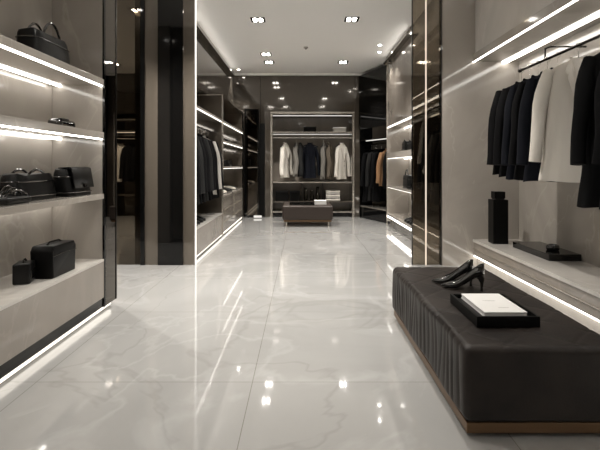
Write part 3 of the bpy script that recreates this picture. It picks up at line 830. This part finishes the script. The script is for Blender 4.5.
PL(MB().box(-.07,.07,-.05,.05,0,.13,.012,3), 'body','black_leather',smooth=True)
PL(MB().box(-.05,.05,-.056,-.048,.03,.085,.003), 'pocket','patent_black')
PL(MB().tube(arc((-.05,0,.10),(.06,0,.10),.05), .006, 8), 'strap','patent_black',smooth=True)

RG = 'items on the far right shelves'
t = thing('gift_box','low dark box on the upper shelf of the far right shelving','box',(1.86,7.35,1.461))
PL(MB().box(-.10,.10,-.18,.18,0,.10,.004), 'box_body','black_satin'); PL(MB().box(-.104,.104,-.184,.184,.10,.125,.004), 'lid','black_leather')
soft_bag('handbag','small black handbag behind the low dark box, far right upper shelf',(1.86,7.95,1.461),PI/2,.30,.16,.17,hh=.06,group=RG)
soft_bag('handbag','black handbag with tall handles on the middle far right shelf',(1.86,7.75,.821),PI/2,.44,.2,.22,hh=.13,group=RG)
soft_bag('clutch_bag','low black bag right of the tall-handled handbag, far right shelving',(1.86,7.2,.821),PI/2,.30,.18,.16,handles=False,flap=True,group=RG)
FLAT = None
def flat_shoe(label, loc, rz, mat='black_leather', group=None):
    r = thing('loafer', label, 'shoe', loc, rz, group)
    rows = []
    for (x,w,z1) in ((-.135,.012,.020),(-.125,.028,.034),(-.10,.040,.046),(-.06,.046,.056),(-.02,.042,.070),(.03,.036,.072),(.08,.036,.074),(.12,.032,.078),(.135,.018,.070)):
        rows.append([(x, math.copysign(abs(math.cos(a))**.7,math.cos(a))*w, z1/2+.004+math.copysign(abs(math.sin(a))**.8,math.sin(a))*z1/2) for a in [2*PI*k/14 for k in range(14)]])
    MB().grid(rows, True, True, True).build('upper', mat, r, smooth='all')
    MB().prism([(-.138,-.014),(-.10,-.042),(-.05,-.048),(.02,-.038),(.13,-.036),(.14,0),(.13,.036),(.02,.038),(-.05,.048),(-.10,.042),(-.138,.014)],'z',0,.008).build('sole','black_satin',r)
    MB().lathe([(.001,.074),(.024,.0745),(.024,.0765),(.001,.0765)],12,(.06,0,.0)).build('opening','black_satin',r)
    return r
WR = ['nearest the glass','second from the glass','third from the glass','farthest from the glass']
for i,y in enumerate((7.05,7.25,7.45,7.65)):
    flat_shoe('black loafer on the lowest shelf of the far right shelving, '+WR[i], (1.86,y,.261), .1*i, group='loafers on the far right bottom shelf')
for i,y in enumerate((5.85,6.03,6.25,6.43)):
    flat_shoe('black loafer under the coats of the left wardrobe, '+['nearest','second','third','farthest'][i], (-1.5,y,.421), PI-.1*i, group='loafers under the left coats')
for i,(y,mt) in enumerate(((8.0,'cloth_cream'),(8.17,'cloth_cream'),(8.6,'black_leather'),(8.8,'black_leather'),(9.3,'cloth_cream'),(9.5,'black_leather'))):
    flat_shoe(('white' if 'cream' in mt else 'black')+' shoe on the drawer top of the far left cabinet, '+words[i]+' from the aisle entrance', (-1.5,y,.711), PI+.1*i, mt, 'shoes on the far left cabinet')
soft_bag('handbag','rounded black handbag on the far left cabinet, lower shelf near end',(-1.55,8.2,1.196),PI/2,.34,.18,.2,hh=.07,group='bags in the far left cabinet')
soft_bag('clutch_bag','low black bag on the far left cabinet, lower shelf far end',(-1.55,9.3,1.196),PI/2,.34,.18,.12,handles=False,group='bags in the far left cabinet')
soft_bag('clutch_bag','flat black bag on the upper lit shelf of the far left cabinet',(-1.55,9.2,1.636),PI/2,.30,.16,.1,handles=False,group='bags in the far left cabinet')

# rear wardrobe contents
t = thing('storage_box','black lidded box on the top shelf of the rear wardrobe','box',(.19,10.85,2.011))
PL(MB().box(-.15,.15,-.14,.14,0,.10,.004), 'box_body','black_satin'); PL(MB().box(-.155,.155,-.145,.145,.10,.125,.004), 'lid','black_leather')
t = thing('storage_box','pale lidded box on the top shelf of the rear wardrobe','box',(.90,10.85,2.011))
PL(MB().box(-.15,.15,-.14,.14,0,.09,.004), 'box_body','grey_card'); PL(MB().box(-.155,.155,-.145,.145,.09,.115,.004), 'lid','paper_white')
for i,(x,w,z,lb) in enumerate([(-.48,.3,.366,'black box at the left end of the middle rear wardrobe shelf'),(-.17,.24,.366,'black box right of another, middle rear wardrobe shelf')]):
    t = thing('storage_box', lb, 'box', (x,10.9,z)); PL(MB().box(-w/2,w/2,-.14,.14,0,.20,.004),'box_body','black_satin'); PL(MB().box(-w/2-.004,w/2+.004,-.144,.144,.2,.23,.004),'lid','black_leather')
for k in range(5):
    t = thing('folded_shirt', 'pale folded shirt, %s up in the stack on the rear wardrobe shelf' % words[k], 'shirt', (.74,10.86,.366+.05*k), .04*math.sin(k*3), 'folded shirts in the rear wardrobe')
    PL(MB().rbox(0,0,.025,.34,.30,.049,.02,6,6,2),'folded_body','cloth_light_grey' if k%2 else 'cloth_cream',smooth='all'); PL(MB().rbox(0,-.12,.046,.12,.05,.008,.003,3,3,1),'collar','cloth_grey',smooth='all')
for i,(x,h) in enumerate(((.09,.30),(.24,.24),(.38,.33))):
    t = thing('glass_vase', 'clear glass vase on the rear wardrobe shelf, %s from the left' % words[i], 'vase', (x,10.85,.366), 0, 'glass vases in the rear wardrobe')
    PL(MB().lathe([(.03,0),(.045,.01),(.055,h*.4),(.03,h*.8),(.038,h),(.034,h),(.026,h*.8),(.05,h*.4),(.04,.02),(.001,.018)],20),'vessel','clear_glass',smooth='all'); PL(MB().lathe([(.034,h),(.040,h+.004),(.034,h+.008)],20),'rim','chrome',smooth='all')
# on the small bench
t = thing('display_tray','low black tray on top of the small rear bench','tray',(.11,9.25,.411))
PL(MB().box(-.36,.14,-.2,.2,0,.02,.003),'tray_base','black_gloss'); f=MB(); f.box(-.36,.14,-.2,-.19,.02,.032); f.box(-.36,.14,.19,.2,.02,.032); f.box(-.36,-.35,-.19,.19,.02,.032); f.box(.13,.14,-.19,.19,.02,.032); PL(f,'rim','black_gloss')
t = thing('gift_box','small white box on the small rear bench','box',(.34,9.32,.411))
t.location = (.33,9.3,.411)
t.location.x = .36
PL(MB().box(-.10,.14,-.12,.12,0,.06,.003),'box_body','paper_white'); PL(MB().box(-.103,.143,-.123,.123,.06,.08,.003),'lid','paper_white')

# ------------------------------------------------------------------ world, camera, view
w = bpy.data.worlds.new('world'); S.world = w; w.use_nodes = True
w.node_tree.nodes['Background'].inputs['Color'].default_value = (1,.93,.85,1)
w.node_tree.nodes['Background'].inputs['Strength'].default_value = .02
cam = bpy.data.cameras.new('camera'); co = bpy.data.objects.new('camera', cam); COL.objects.link(co)
co.location = (0,0,1.2); co.rotation_euler = (PI/2,0,0)
cam.sensor_width = 36; cam.sensor_fit = 'HORIZONTAL'; cam.lens = 27; cam.shift_x = -2/600; cam.shift_y = -59/600
cam.clip_start = .05
S.camera = co
S.view_settings.view_transform = 'Standard'; S.view_settings.look = 'None'
S.view_settings.gamma = 1; S.view_settings.use_curve_mapping = False; S.view_settings.exposure = 0.0
